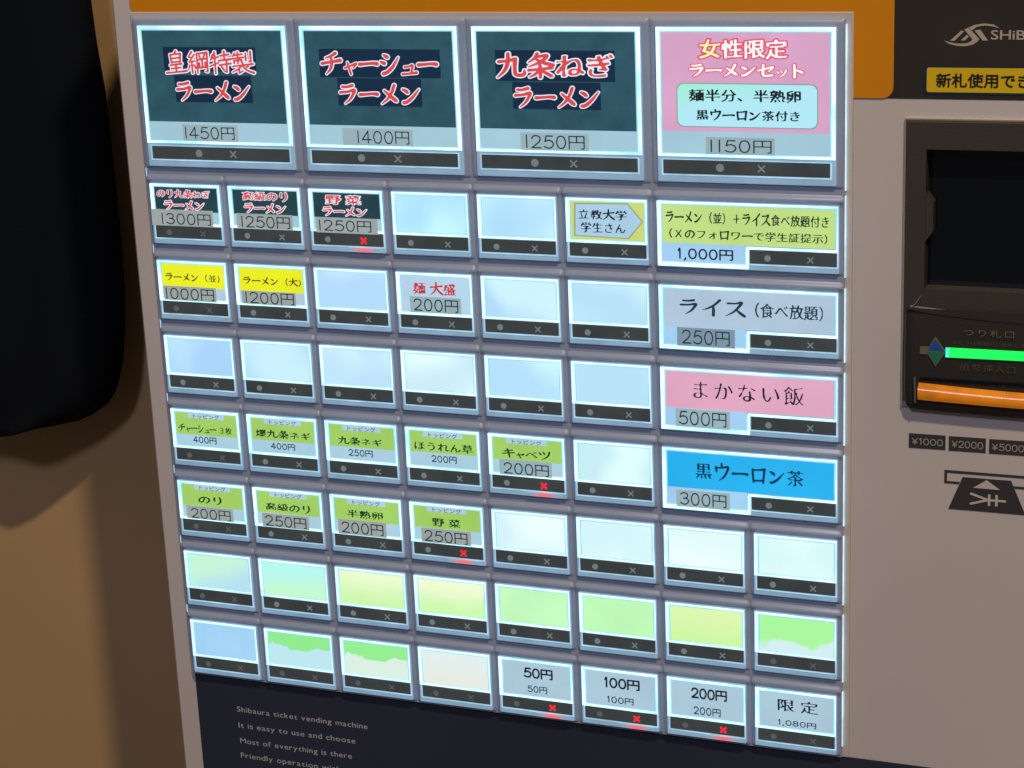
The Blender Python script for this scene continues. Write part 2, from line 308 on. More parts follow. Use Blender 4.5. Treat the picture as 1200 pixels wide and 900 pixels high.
def field(ch, src, step):
    key = (ch, src, step)
    if key in _field: return _field[key]
    if src == 'mono': st, x1, y1 = MONO.get(ch), 1.0, 0.95
    elif src == 'brush': st = BR.get(ch)
    else: st = None
    xs = np.arange(-0.14, 1.2, step); ys = np.arange(-0.2, 1.16, step)
    X, Y = np.meshgrid(xs, ys); nx, ny = len(xs), len(ys)
    if st is not None:
        F = np.full(X.shape, -1.0)
        for s in st:
            d = cr(s) / 100
            for q in d:
                w = 0.045 if src == 'mono' else q[2]
                F = np.maximum(F, w - np.hypot(X - q[0], Y - q[1]))
        adv = ADV.get(ch, 1.0) if src == 'mono' else (0.84 if ch in 'ャュッ' else 1.0)
    else:
        v, tri, ed = font_glyph(ch)
        if len(v) == 0:
            _field[key] = (xs, ys, None, 0.28); return _field[key]
        v = v.copy(); cjk = ord(ch) > 0x2E80
        if cjk: v[:, 1] += 0.10
        xmin = v[:, 0].min()
        if not cjk: v[:, 0] -= xmin
        a = v[ed[:, 0]]; b = v[ed[:, 1]]; ab = b - a; L = (ab ** 2).sum(1) + 1e-12
        pts = np.stack([X.ravel(), Y.ravel()], 1)
        D = np.full(len(pts), 9.0)
        for i in range(len(a)):
            t = np.clip(((pts - a[i]) @ ab[i]) / L[i], 0, 1)
            D = np.minimum(D, np.hypot(*(pts - a[i] - t[:, None] * ab[i]).T))
        inside = np.zeros(len(pts), bool)
        for t in tri:
            p, q, r = v[t]
            def side(m, n): return (n[0] - m[0]) * (pts[:, 1] - m[1]) - (n[1] - m[1]) * (pts[:, 0] - m[0])
            s1, s2, s3 = side(p, q), side(q, r), side(r, p)
            inside |= ((s1 >= -1e-9) & (s2 >= -1e-9) & (s3 >= -1e-9)) | ((s1 <= 1e-9) & (s2 <= 1e-9) & (s3 <= 1e-9))
        F = np.where(inside, D, -D).reshape(X.shape)
        adv = 1.0 if cjk else v[:, 0].max() + 0.09
        if src == 'brush':                                   # horizontals thin, verticals heavy, edges uneven, corners rounded
            gy, gx = np.gradient(F, step)
            n = smooth_noise(nx, ny, max(3, int(0.16 / step)))
            F = F - 0.016 * np.clip(np.abs(gy) - np.abs(gx), 0, 1) + 0.008 * np.clip(np.abs(gx) - np.abs(gy), 0, 1) + 0.009 * n
            for _ in range(2):
                G = np.pad(F, 1, mode='edge'); F = (G[:-2, 1:-1] + G[2:, 1:-1] + G[1:-1, :-2] + G[1:-1, 2:] + 2 * F) / 6
    _field[key] = (xs, ys, F, adv); return _field[key]
_contour = {}
def contour(ch, src, fat, step):
    key = (ch, src, fat, step)
    if key in _contour: return _contour[key]
    xs, ys, F, adv = field(ch, src, step)
    if F is None:
        _contour[key] = ([], [], adv); return _contour[key]
    F = F + fat; pos = F > 0; verts = {}; VL = []; faces = []
    def vid(k, x, y):
        if k not in verts: verts[k] = len(VL); VL.append((x, y))
        return verts[k]
    full = pos[:-1, :-1] & pos[1:, :-1] & pos[:-1, 1:] & pos[1:, 1:]
    anyc = pos[:-1, :-1] | pos[1:, :-1] | pos[:-1, 1:] | pos[1:, 1:]
    for j in range(full.shape[0]):
        i = 0
        while i < full.shape[1]:
            if full[j, i]:
                k = i
                while k + 1 < full.shape[1] and full[j, k + 1]: k += 1
                faces.append((vid((i, j), xs[i], ys[j]), vid((k + 1, j), xs[k + 1], ys[j]), vid((k + 1, j + 1), xs[k + 1], ys[j + 1]), vid((i, j + 1), xs[i], ys[j + 1])))
                i = k + 1
            else: i += 1
    for j, i in zip(*np.nonzero(anyc & ~full)):
        c = [(i, j), (i + 1, j), (i + 1, j + 1), (i, j + 1)]; poly = []
        for k in range(4):
            a, b = c[k], c[(k + 1) % 4]; fa, fb = F[a[1], a[0]], F[b[1], b[0]]
            if fa > 0: poly.append(vid(a, xs[a[0]], ys[a[1]]))
            if (fa > 0) != (fb > 0):
                t = fa / (fa - fb)
                poly.append(vid((min(a, b), max(a, b)), xs[a[0]] + (xs[b[0]] - xs[a[0]]) * t, ys[a[1]] + (ys[b[1]] - ys[a[1]]) * t))
        if len(poly) >= 3: faces.append(tuple(poly))
    _contour[key] = (VL, faces, adv); return _contour[key]
SMALL = 'ャュッョ'
def text(name, s, x0, y0, x1, y1, h, material, parent, origin=(0, 0), src='brush', fat=0.0, rise=0.0, slant=0.0, step=0.034, track=0.0, k=K, tilt=0.0, outline=None, pad=0.0, rot=0.0):
    """string fitted to a box given in columns and rows; returns one mesh object"""
    def layout(fatv):
        VV = []; FF = []; cx = 0.0
        for ch in s:
            VL, fc, adv = contour(ch, src, fatv, step); n0 = len(VV)
            sc = 0.74 if (ch in SMALL and src == 'brush') else 1.0
            rise_ = rise if ch != 'ー' else rise * 0.5
            ky = 1.10 if src == 'mono' and ch in '012345l8' else 1.0
            for (x, y) in VL:
                y = y * ky
                if sc != 1.0: x = x * sc + 0.05; y = y * sc
                y2 = y + rise_ * (x - 0.5); VV.append((cx + x + slant * y2, y2))
            FF += [tuple(n0 + q for q in f) for f in fc]
            cx += adv * (0.9 if sc != 1.0 else 1.0) + track
        return np.array(VV), FF
    if src == 'brush' and step > .03 and not outline: fat += .008
    base, F0 = layout(fat)
    mn = base.min(0); mx = base.max(0)
    jobs = [(name, base, F0, material, h)]
    if outline: jobs.insert(0, (name + '_outline', *layout(fat + outline[0]), outline[1], h - 0.0025))
    if name == 'price_lettering' and pad == 0: fat += .007; g = (y1 - y0) * .07; y0 -= g; y1 += g
    (ax, ay), (bx, by) = T(x0, y0, k), T(x1, y1, k)
    sx = (bx - ax) / (mx[0] - mn[0]); sy = (by - ay) / (mx[1] - mn[1]); out = None
    for nm, vv, ff, mt, hh in jobs:
        X = ax + (vv[:, 0] - mn[0]) * sx; Y = by - (vv[:, 1] - mn[1]) * sy
        Y = Y + tilt * (X - ax)
        me = mesh_from(nm, [((a - origin[0]) * U, -hh * U, -(b - origin[1]) * V * U) for a, b in zip(X, Y)], ff)
        out = link(nm, me, mt, parent)
    return out

# ------------------------------------------------------------------ setting
def setting(name, me, m):
    o = link(name, me, m); o['kind'] = 'structure'; return o
WD = 5.6             # wall behind the machine's front, in column widths
setting('wall', mesh_from('wall', [(-3, WD * U, 0), (3, WD * U, 0), (3, WD * U, 3.2), (-3, WD * U, 3.2), (-3, WD * U + .1, 0), (3, WD * U + .1, 0), (3, WD * U + .1, 3.2), (-3, WD * U + .1, 3.2)],
        [(0, 1, 2, 3), (5, 4, 7, 6), (3, 2, 6, 7), (1, 0, 4, 5), (0, 3, 7, 4), (1, 5, 6, 2)]), m_wall)
setting('floor', mesh_from('floor', [(-3, -3, 0), (3, -3, 0), (3, WD * U + .1, 0), (-3, WD * U + .1, 0)], [(0, 1, 2, 3)]), m_floor)

# ------------------------------------------------------------------ the machine
OX, OY = 4.0, 36.16  # its base, in columns / rows
machine = bpy.data.objects.new('ticket_vending_machine', None); C.objects.link(machine)
machine.location = (OX * U, 0, Z0 - OY * V * U)
machine['label'] = 'beige meal ticket vending machine with backlit menu buttons, orange header and banknote slot'
machine['category'] = 'vending machine'
def part(name, me, m, x=0.0, y=0.0, label=None):            # a part with its own origin at column x, row y
    o = link(name, me, m, machine, ((x - OX) * U, 0, (OY - y) * V * U))
    if label: o['label'] = label
    return o

FH = -0.03           # cabinet face
cab = part('cabinet', ring('cabinet', -0.285, 14.2, -7.2, OY - 0.001, 8.60, 11.60, -.90, 2.30, -5.3, FH, ch=0.03), m_white)
low = part('lower_panel', slab('lower_panel', rrect(0.0, 12.9, 6.905, 14.0, 0.08, corners=(0, 1, 1, 1)), FH, FH + 0.012), m_navy)
for i, (s, a, b, c, d) in enumerate((('Shibaura ticket vending machine', .545, 7.335, 2.30, 7.435), ('It is easy to use and choose', .550, 7.575, 2.125, 7.675),
                                   ('Most of everything is there', .553, 7.808, 2.065, 7.908), ('Friendly operation with', .545, 8.032, 1.90, 8.132))):
    text('panel_lettering', s, a, b, c, d, FH + 0.016, m_lowtext, low, src='font', step=0.045, k=0.0, fat=0.006, track=0.03)
# header film: black behind, orange over it with rounded corners
blk = part('header_panel', slab('header_panel', [(8.30, -7.0), (13.9, -7.0), (13.9, -1.137), (8.30, -1.137)], FH, FH + 0.006), m_black)
oc = []
def arc(cx, cy, r, a0, a1, n=7):
    return [(cx + r * math.cos(math.radians(a0 + (a1 - a0) * k / n)), cy + r / V * math.sin(math.radians(a0 + (a1 - a0) * k / n))) for k in range(n + 1)]
oc += [(-0.04, -7.0), (8.463, -7.0)] + arc(8.463 - .11, -1.137 - .11 / V, .11, 0, 90) + [(8.02, -1.137), (8.02, -2.072)] + arc(-0.04 + .09, -2.072 - .09 / V, .09, 90, 180)
part('orange_header_film', slab('orange_header_film', oc, FH, FH + 0.014), m_orange)
# logo
def Lp(pts): return [(8.932 + (u - 470) * .001776, -1.764 + (v - 218) * .00206) for u, v in pts]
lg = part('logo', slab('logo', Lp([(583,157),(604,148),(622,164),(664,206),(652,222),(628,236),(590,244),(545,242),(505,233),(476,215),(505,224),(545,231),(590,230),(618,221),(628,208),(612,190)]), FH + .006, FH + .010), m_logo)
for q in ([(606,147),(640,133),(690,126),(738,132),(770,152),(735,141),(690,136),(650,143),(624,162)], [(638,162),(668,158),(710,214),(682,214)],
          [(508,216),(566,164),(584,166),(532,216)], [(566,214),(598,184),(608,194),(588,214)]):
    link('logo_stroke', slab('logo_stroke', Lp(q), FH + .006, FH + .0108), m_logo, lg)
text('logo_lettering', 'SHiBAURA', 9.385, -1.884, 10.20, -1.782, FH + .011, m_logo, lg, src='font', step=0.03, k=0.0, fat=0.012, track=0.02)
ns = part('notice_sticker', slab('notice_sticker', rrect(8.755, 10.95, -1.497, -1.19, .015), FH + .006, FH + .011), m_blue, label='yellow notice in a dark blue border')
link('notice_face', slab('notice_face', rrect(8.785, 10.93, -1.478, -1.213, .02), FH + .011, FH + .014), m_yel, ns)
text('notice_lettering', '新札使用できます', 8.875, -1.420, 10.08, -1.264, FH + .018, m_ink, ns, src='font', step=0.026, k=0.0, fat=0.022)

# raised plate that carries the buttons
part('button_plate', box('button_plate', -0.035, 8.072, -2.078, 6.90, FH, -0.002, bev=0.006, seg=1), m_plate)
part('button_bed', box('button_bed', 0.0, 8.0, -2.0, 6.89, -.004, .030), m_frame)

# ------------------------------------------------------------------ button meshes, shared by alike buttons
def frame_mesh(w, h):        # moulded frame: a lip over the top of the cell, a flat field, a hollow under the cap
    prof = [(-.112, -.002), (-.110, .016), (-.085, .020), (-.050, .028), (-.018, .046), (.004, .057), (.022, .060), (.036, .056), (.048, .047), (.10, .045),
            (h - .175, .045), (h - .145, .044), (h - .128, .038), (h - .1145, .022), (h - .1142, -.002)]
    if h == 2: prof = [(-.016, -.002), (-.014, .022), (-.004, .036), (.012, .044)] + prof[8:]   # nothing above the top row to cover
    xs = [(.002, -.05), (.0045, -.022), (.010, -.010), (.022, -.003), (.045, 0), (w / 2, 0), (w - .045, 0), (w - .022, -.003), (w - .010, -.010), (w - .0045, -.022), (w - .002, -.05)]
    V_ = [(x * U, -max(-.002, hh + d * (hh > 0)) * U, -y * V * U) for (y, hh) in prof for (x, d) in xs]; n = len(xs)
    F = [(j * n + i, j * n + i + 1, (j + 1) * n + i + 1, (j + 1) * n + i) for j in range(len(prof) - 1) for i in range(n - 1)]
    me = mesh_from('button_frame', V_, F)
    bm = bmesh.new(); bm.from_mesh(me); bpy.data.meshes.remove(me); return finish('button_frame', bm, True)
KIND = {}
for kd, (w, h) in {'small': (1, 1), 'wide': (2, 1), 'big': (2, 2)}.items():
    if kd == 'big': L, R_, Tp, B, cl, cr_, ct, cb, st0, st1, sl = .075, 1.92, .075, 1.845, .135, 1.862, .135, 1.505, 1.585, 1.748, .135
    else: L, R_, Tp, B, cl, ct, cb, st0, st1, sl = .050, w - .048, .066, .850, .113, .108, .562, .604, .768, .088; cr_ = w - .083
    KIND[kd] = dict(w=w, h=h, L=L, R=R_, T=Tp, B=B, cl=cl, cr=cr_, ct=ct, cb=cb, st0=st0, st1=st1,
        sl=sl if kd != 'wide' else 1.035, sr=cr_ + (.017 if kd != 'big' else 0.0),
        frame=frame_mesh(w, h), cap=box('clear_cap', L, R_, Tp, B, .030, .072, bev=.012, seg=2))
    k = KIND[kd]
    e = .020 if kd != 'big' else .018
    k['rim'] = ring('light_guide', L + .008, R_ - .008, Tp + .007, cb + .040, cl - .016, cr_ + .016, ct - .014, cb + .012, .066, .084, ch=.006)
    k['line'] = ring('inner_lip', cl - .012, cr_ + .012, ct - .010, cb + .010, cl - .002, cr_ + .002, ct - .002, cb + .001, .066, .080, ch=.002)
    k['card'] = box('menu_card', cl, cr_, ct, cb, .060, .076)
    k['strip'] = box('indicator_window', k['sl'], k['sr'], st0, st1, .062, .078, bev=.004, seg=1)
    k['foot'] = ring('cap_foot', k['sl'] - .016, k['sr'] + .016, st0 - .006, st1 + .020, k['sl'] - .003, k['sr'] + .003, st0 - .003, st1 + .004, .066, .0785, ch=.003)
    if kd == 'wide':
        x0, x1, y0 = L + .008, R_ - .008, Tp + .007
        k['rim'] = bars('light_guide', [(x0, x1, y0, ct - .014), (x0, cl - .016, ct - .0139, .836), (cr_ + .016, x1, ct - .0139, .602), (cl - .0159, .9989, .790, .836), (.999, 1.022, .575, .836), (1.0221, cr_ + .0159, .575, .602)], .066, .084)
        k['line'] = bars('inner_lip', [(cl - .012, cr_ + .012, ct - .010, ct - .002), (cl - .012, cl - .002, ct - .0019, .782), (cr_ + .002, cr_ + .012, ct - .0019, .570), (cl - .0019, .990, .775, .784), (.986, .994, .60, .7749)], .066, .0795, .002)
dot_me = {'small': disc('circle_lamp', .034, .076, .081), 'big': disc('circle_lamp', .042, .076, .081)}
x_me = {'small': cross('cross_lamp', .030, .014, .076, .081), 'big': cross('cross_lamp', .036, .016, .076, .081)}
x_red = {'small': cross('cross_lamp', .032, .022, .076, .082)}
m_foot = mat('cap_foot_edge', (0.34, 0.42, 0.50), 0.2, (158, 206, 232), 0.8, mottle=0.2, mscale=100)

BL = (164, 214, 250)
def card_mat(col, key={}):
    if col not in key: key[col] = lit('backlit_print', col, 1.0, mottle=0.06, mscale=38)
    return key[col]
m_dark = lit('backlit_dark_print', (36, 80, 94), 1.0, mottle=0.14, mscale=90, base=(.02, .02, .02))
m_darkblock = lit('backlit_darker_print', (7, 40, 66), 1.0, mottle=0.08, base=(.012, .012, .012))
m_dark2 = lit('backlit_dark_print_small', (26, 60, 70), 1.0, mottle=0.16, mscale=60, base=(.02, .02, .02))
m_paper = card_mat((158, 198, 214)); m_stk = lit('price_sticker_grey', (146, 172, 180), 1.0, mottle=0.05)
m_stkw = lit('price_sticker_grey_warm', (150, 160, 158), 1.0, mottle=0.05)
m_txt = lit('ink_teal', (20, 50, 62), 1.0, mottle=0, base=(.02, .02, .02))
m_txtb = lit('ink_black', (12, 26, 36), 1.0, mottle=0, base=(.02, .02, .02))
m_txtg = lit('ink_green_black', (16, 58, 34), 1.0, mottle=0, base=(.02, .02, .02))
m_redink = lit('ink_red', (214, 64, 70), 1.0, mottle=0.05); m_redink2 = lit('ink_red_dark', (196, 40, 48), 1.0, mottle=0)
m_whiteink = lit('ink_white', (228, 236, 250), 1.0, mottle=0); m_pinkink = lit('ink_pink', (224, 84, 118), 1.0, mottle=0)
m_cream = lit('ink_cream', (242, 248, 244), 1.0, mottle=0); m_lime = lit('ink_lime', (236, 250, 170), 1.0, mottle=0)
m_yellow = card_mat((232, 236, 12)); m_topgreen = card_mat((158, 204, 96)); m_tag = card_mat((172, 204, 222))
m_lime2 = card_mat((190, 220, 130)); m_pink = card_mat((212, 160, 196)); m_pink2 = card_mat((222, 164, 190)); m_cyan = card_mat((0, 176, 238))
m_mint = blend_lit('backlit_mint', (150, 236, 196), (170, 228, 244), .95, .3, .30, slope=.25)
m_student = card_mat((200, 216, 120)); m_arrow = card_mat((168, 206, 230)); m_arrowedge = card_mat((150, 160, 120)); m_edgeline = card_mat((214, 222, 150))

BTN = {}
def button(col, row, kind='small', cardmat=None, label=None, red=False, dim=False, soft=False):
    k = KIND[kind]
    b = part('ticket_button', k['frame'], m_frame, col, row, label)
    if not k['frame'].materials: k['frame'].materials.append(m_frame)
    def sub(name, me, m, x=0, y=0):
        o = bpy.data.objects.new(name, me); C.objects.link(o); o.parent = b; o.location = (x * U, 0, -y * V * U)
        if len(me.materials) == 0: me.materials.append(m)
        if me.materials[0] is not m:
            o.material_slots[0].link = 'OBJECT'; o.material_slots[0].material = m
        return o
    sub('clear_cap', k['cap'], m_cap)
    sub('light_guide', k['rim'], m_rimsoft if soft else m_rim); sub('inner_lip', k['line'], m_line)
    sub('menu_card', k['card'], cardmat)
    sub('cap_foot', k['foot'], m_foot)
    sub('indicator_window', k['strip'], m_strip)
    sz = 'big' if kind == 'big' else 'small'
    ym = (k['st0'] + k['st1']) / 2 + (.012 if kind != 'big' else 0)
    dx, cx = {'small': (.262, .697), 'wide': (1.222, 1.665), 'big': (.735, 1.165)}[kind]
    mo = m_lampoff2 if dim else m_lampoff
    sub('circle_lamp', dot_me[sz], mo, dx, ym)
    sub('cross_lamp', x_red['small'] if red else x_me[sz], m_red if red else mo, cx, ym)
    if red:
        sub('painted_red_glow', box('painted_red_glow', -.20, .20, 0, k['B'] - k['st1'] - .030, .070, .0800, bev=.002, seg=1), m_redpaint, cx, k['st1'] + .022)  # added patch with the red lamp's light painted in its colour
    BTN[(col, row)] = b
    return b
def flat(b, name, c0, x0, y0, x1, y1, h, m, cell=None, tk=K):   # sheet of print or a sticker on a button, read at panel depth
    (ax, ay), (bx, by) = T(x0, y0, tk), T(x1, y1, tk)
    ox, oy = c0
    if name.endswith('_print'):                              # a printed insert fills the window of the cap
        k = KIND['big' if oy == -2 else 'wide' if ox == 6 and oy < 4 else 'small']
        ax, bx, ay = ox + k['cl'] + .003, ox + k['cr'] - .003, oy + k['ct'] + .003
        by = min(by, oy + k['cb'] - .002)
    return link(name, box(name, ax - ox, bx - ox, ay - oy, by - oy, h - .006, h), m, b)
H1, H2, H3, H4, H5 = .0785, .0810, .0856, .0880, .0905

# ---- top row: four big buttons
TITLE = dict(src='brush', rise=0.07, step=0.026)
for col, lines, blocks, st, price, lab in (
    (0, [('皇綱特製', .365, -1.615, 1.485, -1.315), ('ラーメン', .475, -1.235, 1.40, -.98)], [(.346, -1.650, 1.497, -1.350), (.462, -1.300, 1.423, -.966)], (.513, -.684, 1.206, -.479), 'l450円', 'large dark button, 1450 yen, at the left end of the top row'),
    (2, [('チャーシュー', 2.285, -1.61, 3.665, -1.325), ('ラーメン', 2.485, -1.23, 3.435, -.975)], [(2.269, -1.640, 3.683, -1.300), (2.469, -1.290, 3.453, -.955)], (2.492, -.682, 3.323, -.476), 'l400円', 'large dark button, 1400 yen, second in the top row'),
    (4, [('九条ねぎ', 4.325, -1.62, 5.605, -1.31), ('ラーメン', 4.505, -1.225, 5.445, -.97)], [(4.308, -1.639, 5.619, -1.281), (4.490, -1.270, 5.459, -.954)], (4.560, -.676, 5.312, -.468), 'l250円', 'large dark button, 1250 yen, third in the top row')):
    b = button(col, -2, 'big', m_paper, lab); o = (col, -2)
    flat(b, 'dark_print', o, col + .098, -1.846, col + 1.79, -.715, H1, m_dark)
    for n, q in enumerate(blocks): flat(b, 'title_block', o, *q, H2 + .0006 * n, m_darkblock)
    for s, *q in lines: text('title_lettering', s, *q, H5, m_redink, b, o, fat=0.012 if s[0] == '皇' else 0.016, outline=(0.046, m_whiteink), **TITLE)
    flat(b, 'price_sticker', o, *st, H3, m_stk)
    x0, y0, x1, y1 = st
    ind = .07 if col == 0 else .10
    text('price_lettering', price, x0 + (.03 if col == 0 else .18 if col == 2 else .06), y0 + .035, x1 - .04, y1 - .030, H4, m_txt, b, o, src='mono', step=0.022, fat=-.006, track=.03)
b = button(6, -2, 'big', m_paper, 'large pink set menu button, 1150 yen, at the right end of the top row'); o = (6, -2)
flat(b, 'pink_print', o, 6.118, -1.850, 7.834, -.734, H1, m_pink)
text('title_lettering', '女', 6.515, -1.775, 6.735, -1.562, H5, m_lime, b, o, fat=0.016, outline=(0.075, m_pinkink), **TITLE)
text('title_lettering', '性限定', 6.745, -1.777, 7.415, -1.560, H5, m_cream, b, o, fat=0.016, outline=(0.075, m_pinkink), **TITLE)
text('title_lettering', 'ラーメンセット', 6.41, -1.510, 7.58, -1.350, H5, m_cream, b, o, fat=0.018, outline=(0.075, m_pinkink), **TITLE)
(ax, ay), (bx, by) = T(6.268, -1.285), T(7.726, -.781)
link('mint_edge', slab('mint_edge', rrect(ax - 6, bx - 6, ay + 2, by + 2, .075), .077, H2), card_mat((120, 160, 150)), b)
link('mint_box', slab('mint_box', rrect(ax - 5.988, bx - 6.012, ay + 2.012, by + 1.988, .068), .078, H3), m_mint, b)
text('description_lettering', '麺半分、半熟卵', 6.40, -1.216, 7.555, -1.075, H5, m_txtb, b, o, src='brush', rise=.05, step=.024, fat=.020)
text('description_lettering', '黒ウーロン茶付き', 6.475, -.995, 7.545, -.862, H5, m_txtb, b, o, src='brush', rise=.05, step=.024, fat=.020)
flat(b, 'price_sticker', o, 6.570, -.672, 7.286, -.476, H3, m_stk)
text('price_lettering', 'll50円', 6.62, -.635, 7.255, -.505, H4, m_txt, b, o, src='mono', step=0.022, fat=-.006, track=.03)

# ---- small buttons
SM = dict(src='brush', rise=0.05, step=0.034)
def c_(x, y): return (x, y)
for col, l1, l2, st, price, pt, red, lab in (
    (0, ('のり九条ねぎ', .104, .150, .785, .262), ('ラーメン', .185, .292, .705, .415), (.008, .415, .802, .628), 'l300円', (.14, .470, .775, .600), False, 'small dark button, 1300 yen, under the left large button'),
    (1, ('高級のり', 1.205, .140, 1.765, .262), ('ラーメン', 1.215, .290, 1.735, .415), (1.105, .430, 1.805, .618), 'l250円', (1.165, .466, 1.775, .600), False, 'small dark button, 1250 yen, second in its row'),
    (2, ('野 菜', 2.235, .150, 2.655, .270), ('ラーメン', 2.190, .295, 2.725, .415), (2.097, .440, 2.842, .632), 'l250円', (2.135, .475, 2.770, .600), True, 'small dark button, 1250 yen, with a red cross lit')):
    b = button(col, 0, 'small', m_paper, lab, red, dim=(col == 0)); o = (col, 0)
    flat(b, 'dark_print', o, col + .078 + .01 * col, .122, col + .880, .438, H1, m_dark2)
    text('title_lettering', l1[0], *l1[1:], H5, m_redink, b, o, fat=0.016, outline=(0.054, m_whiteink), **SM)
    text('title_lettering', l2[0], *l2[1:], H5, m_redink, b, o, fat=0.014, outline=(0.070, m_whiteink), **SM)
    flat(b, 'price_sticker', o, *st, H3, m_stkw)
    text('price_lettering', price, *pt, H4, m_txt, b, o, src='mono', step=0.026, fat=-.004, track=.03)
for col, s, t, st, price, pt, lab in (
    (0, 'ラーメン（並）', (.116, 1.245, .822, 1.350), (.076, 1.424, .760, 1.612), 'l000円', (.105, 1.455, .735, 1.590), 'small yellow button, 1000 yen, at the left end of its row'),
    (1, 'ラーメン（大）', (1.125, 1.235, 1.855, 1.345), (1.092, 1.432, 1.775, 1.605), 'l200円', (1.14, 1.452, 1.755, 1.585), 'small yellow button, 1200 yen, second in its row')):
    b = button(col, 1, 'small', card_mat((176, 202, 220)), lab, dim=(col == 0)); o = (col, 1)
    flat(b, 'yellow_print', o, col + .084, 1.115, col + .880, 1.435, H1, m_yellow)
    text('title_lettering', s, *t, H4, m_txtb, b, o, **SM)
    flat(b, 'price_sticker', o, *st, H3, m_stkw)
    text('price_lettering', price, *pt, H4, m_txt, b, o, src='mono', step=0.026, fat=-.004, track=.03)
b = button(3, 1, 'small', card_mat((178, 210, 232)), 'small white button with red lettering, 200 yen'); o = (3, 1)
text('title_lettering', '麺 大盛', 3.225, 1.190, 3.735, 1.360, H4, m_redink2, b, o, fat=.004, **SM)
flat(b, 'price_sticker', o, 3.181, 1.388, 3.786, 1.592, H3, m_stk)
text('price_lettering', '200円', 3.225, 1.422, 3.755, 1.562, H4, m_txt, b, o, src='mono', step=0.026, fat=-.002, track=.03)
b = button(5, 0, 'small', m_student, 'small button with a pale blue arrow pointing right'); o = (5, 0)
def poly(b, name, pts, h, m, o):
    q = [T(*p) for p in pts]; link(name, slab(name, [(x - o[0], y - o[1]) for x, y in q], .076, h), m, b)
poly(b, 'arrow_edge', [(5.128, .146), (5.718, .131), (5.884, .346), (5.722, .560), (5.116, .545)], H1, m_arrowedge, o)
poly(b, 'arrow_print', [(5.146, .162), (5.712, .147), (5.868, .346), (5.714, .546), (5.134, .531)], H2, m_arrow, o)
text('title_lettering', '立教大学', 5.173, .205, 5.71, .338, H4, m_txtb, b, o, fat=.004, **SM)
text('title_lettering', '学生さん', 5.199, .371, 5.69, .496, H4, m_txtb, b, o, fat=.004, **SM)

# blank lit buttons
for (col, row), c in {(3, 0): (158, 222, 252), (4, 0): (160, 216, 250), (2, 1): (168, 214, 252), (4, 1): (166, 214, 250), (5, 1): (172, 220, 248),
                      (0, 2): (156, 206, 250), (1, 2): (160, 208, 250), (2, 2): (178, 222, 250), (3, 2): (192, 230, 246), (4, 2): (168, 220, 252), (5, 2): (172, 222, 248),
                      (5, 3): (190, 234, 244), (4, 4): (204, 240, 248), (5, 4): (204, 244, 250), (6, 4): (220, 250, 250), (7, 4): (204, 246, 246)}.items():
    button(col, row, 'small', card('backlit_blank', tuple(int(v + (255 - v) * .12) for v in c), .75), 'unlabelled pale blue lit button', soft=True)
for col, m in enumerate([blend_lit('insert_pale', (192, 242, 214), (176, 222, 240), .62, .2, .22, slope=.45), blend_lit('insert_mint', (176, 246, 236), (192, 246, 204), .40, .2, .2, slope=.1),
                         blend_lit('insert_lime', (232, 250, 206), (200, 244, 168), .30, .3, .25), blend_lit('insert_lime_b', (236, 248, 210), (200, 246, 172), .32, .3, .2),
                         card_mat((194, 250, 190)), card_mat((190, 250, 184)), blend_lit('insert_yellow', (216, 244, 172), (198, 244, 158), .35, .2, .25),
                         blend_lit('insert_split', (162, 244, 152), (206, 236, 240), .43, .45, .05, slope=.02)]):
    button(col, 5, 'small', m, 'unlabelled pale green lit button', dim=(col in (0, 7)), soft=True)
for col, m, lab in ((0, card_mat((158, 208, 242)), 'unlabelled pale blue lit button'), (1, blend_lit('insert_green_top', (136, 232, 136), (184, 228, 238), .27, .42, .012), 'lit button, green above and pale blue below'),
                    (2, blend_lit('insert_green_top_b', (140, 236, 140), (214, 236, 224), .29, .46, .012, slope=.03), 'lit button, green above and cream below'), (3, blend_lit('insert_cream', (222, 236, 234), (226, 232, 222), .35, .3, .2), 'unlabelled cream lit button')):
    button(col, 6, 'small', m, lab, dim=True, soft=True)

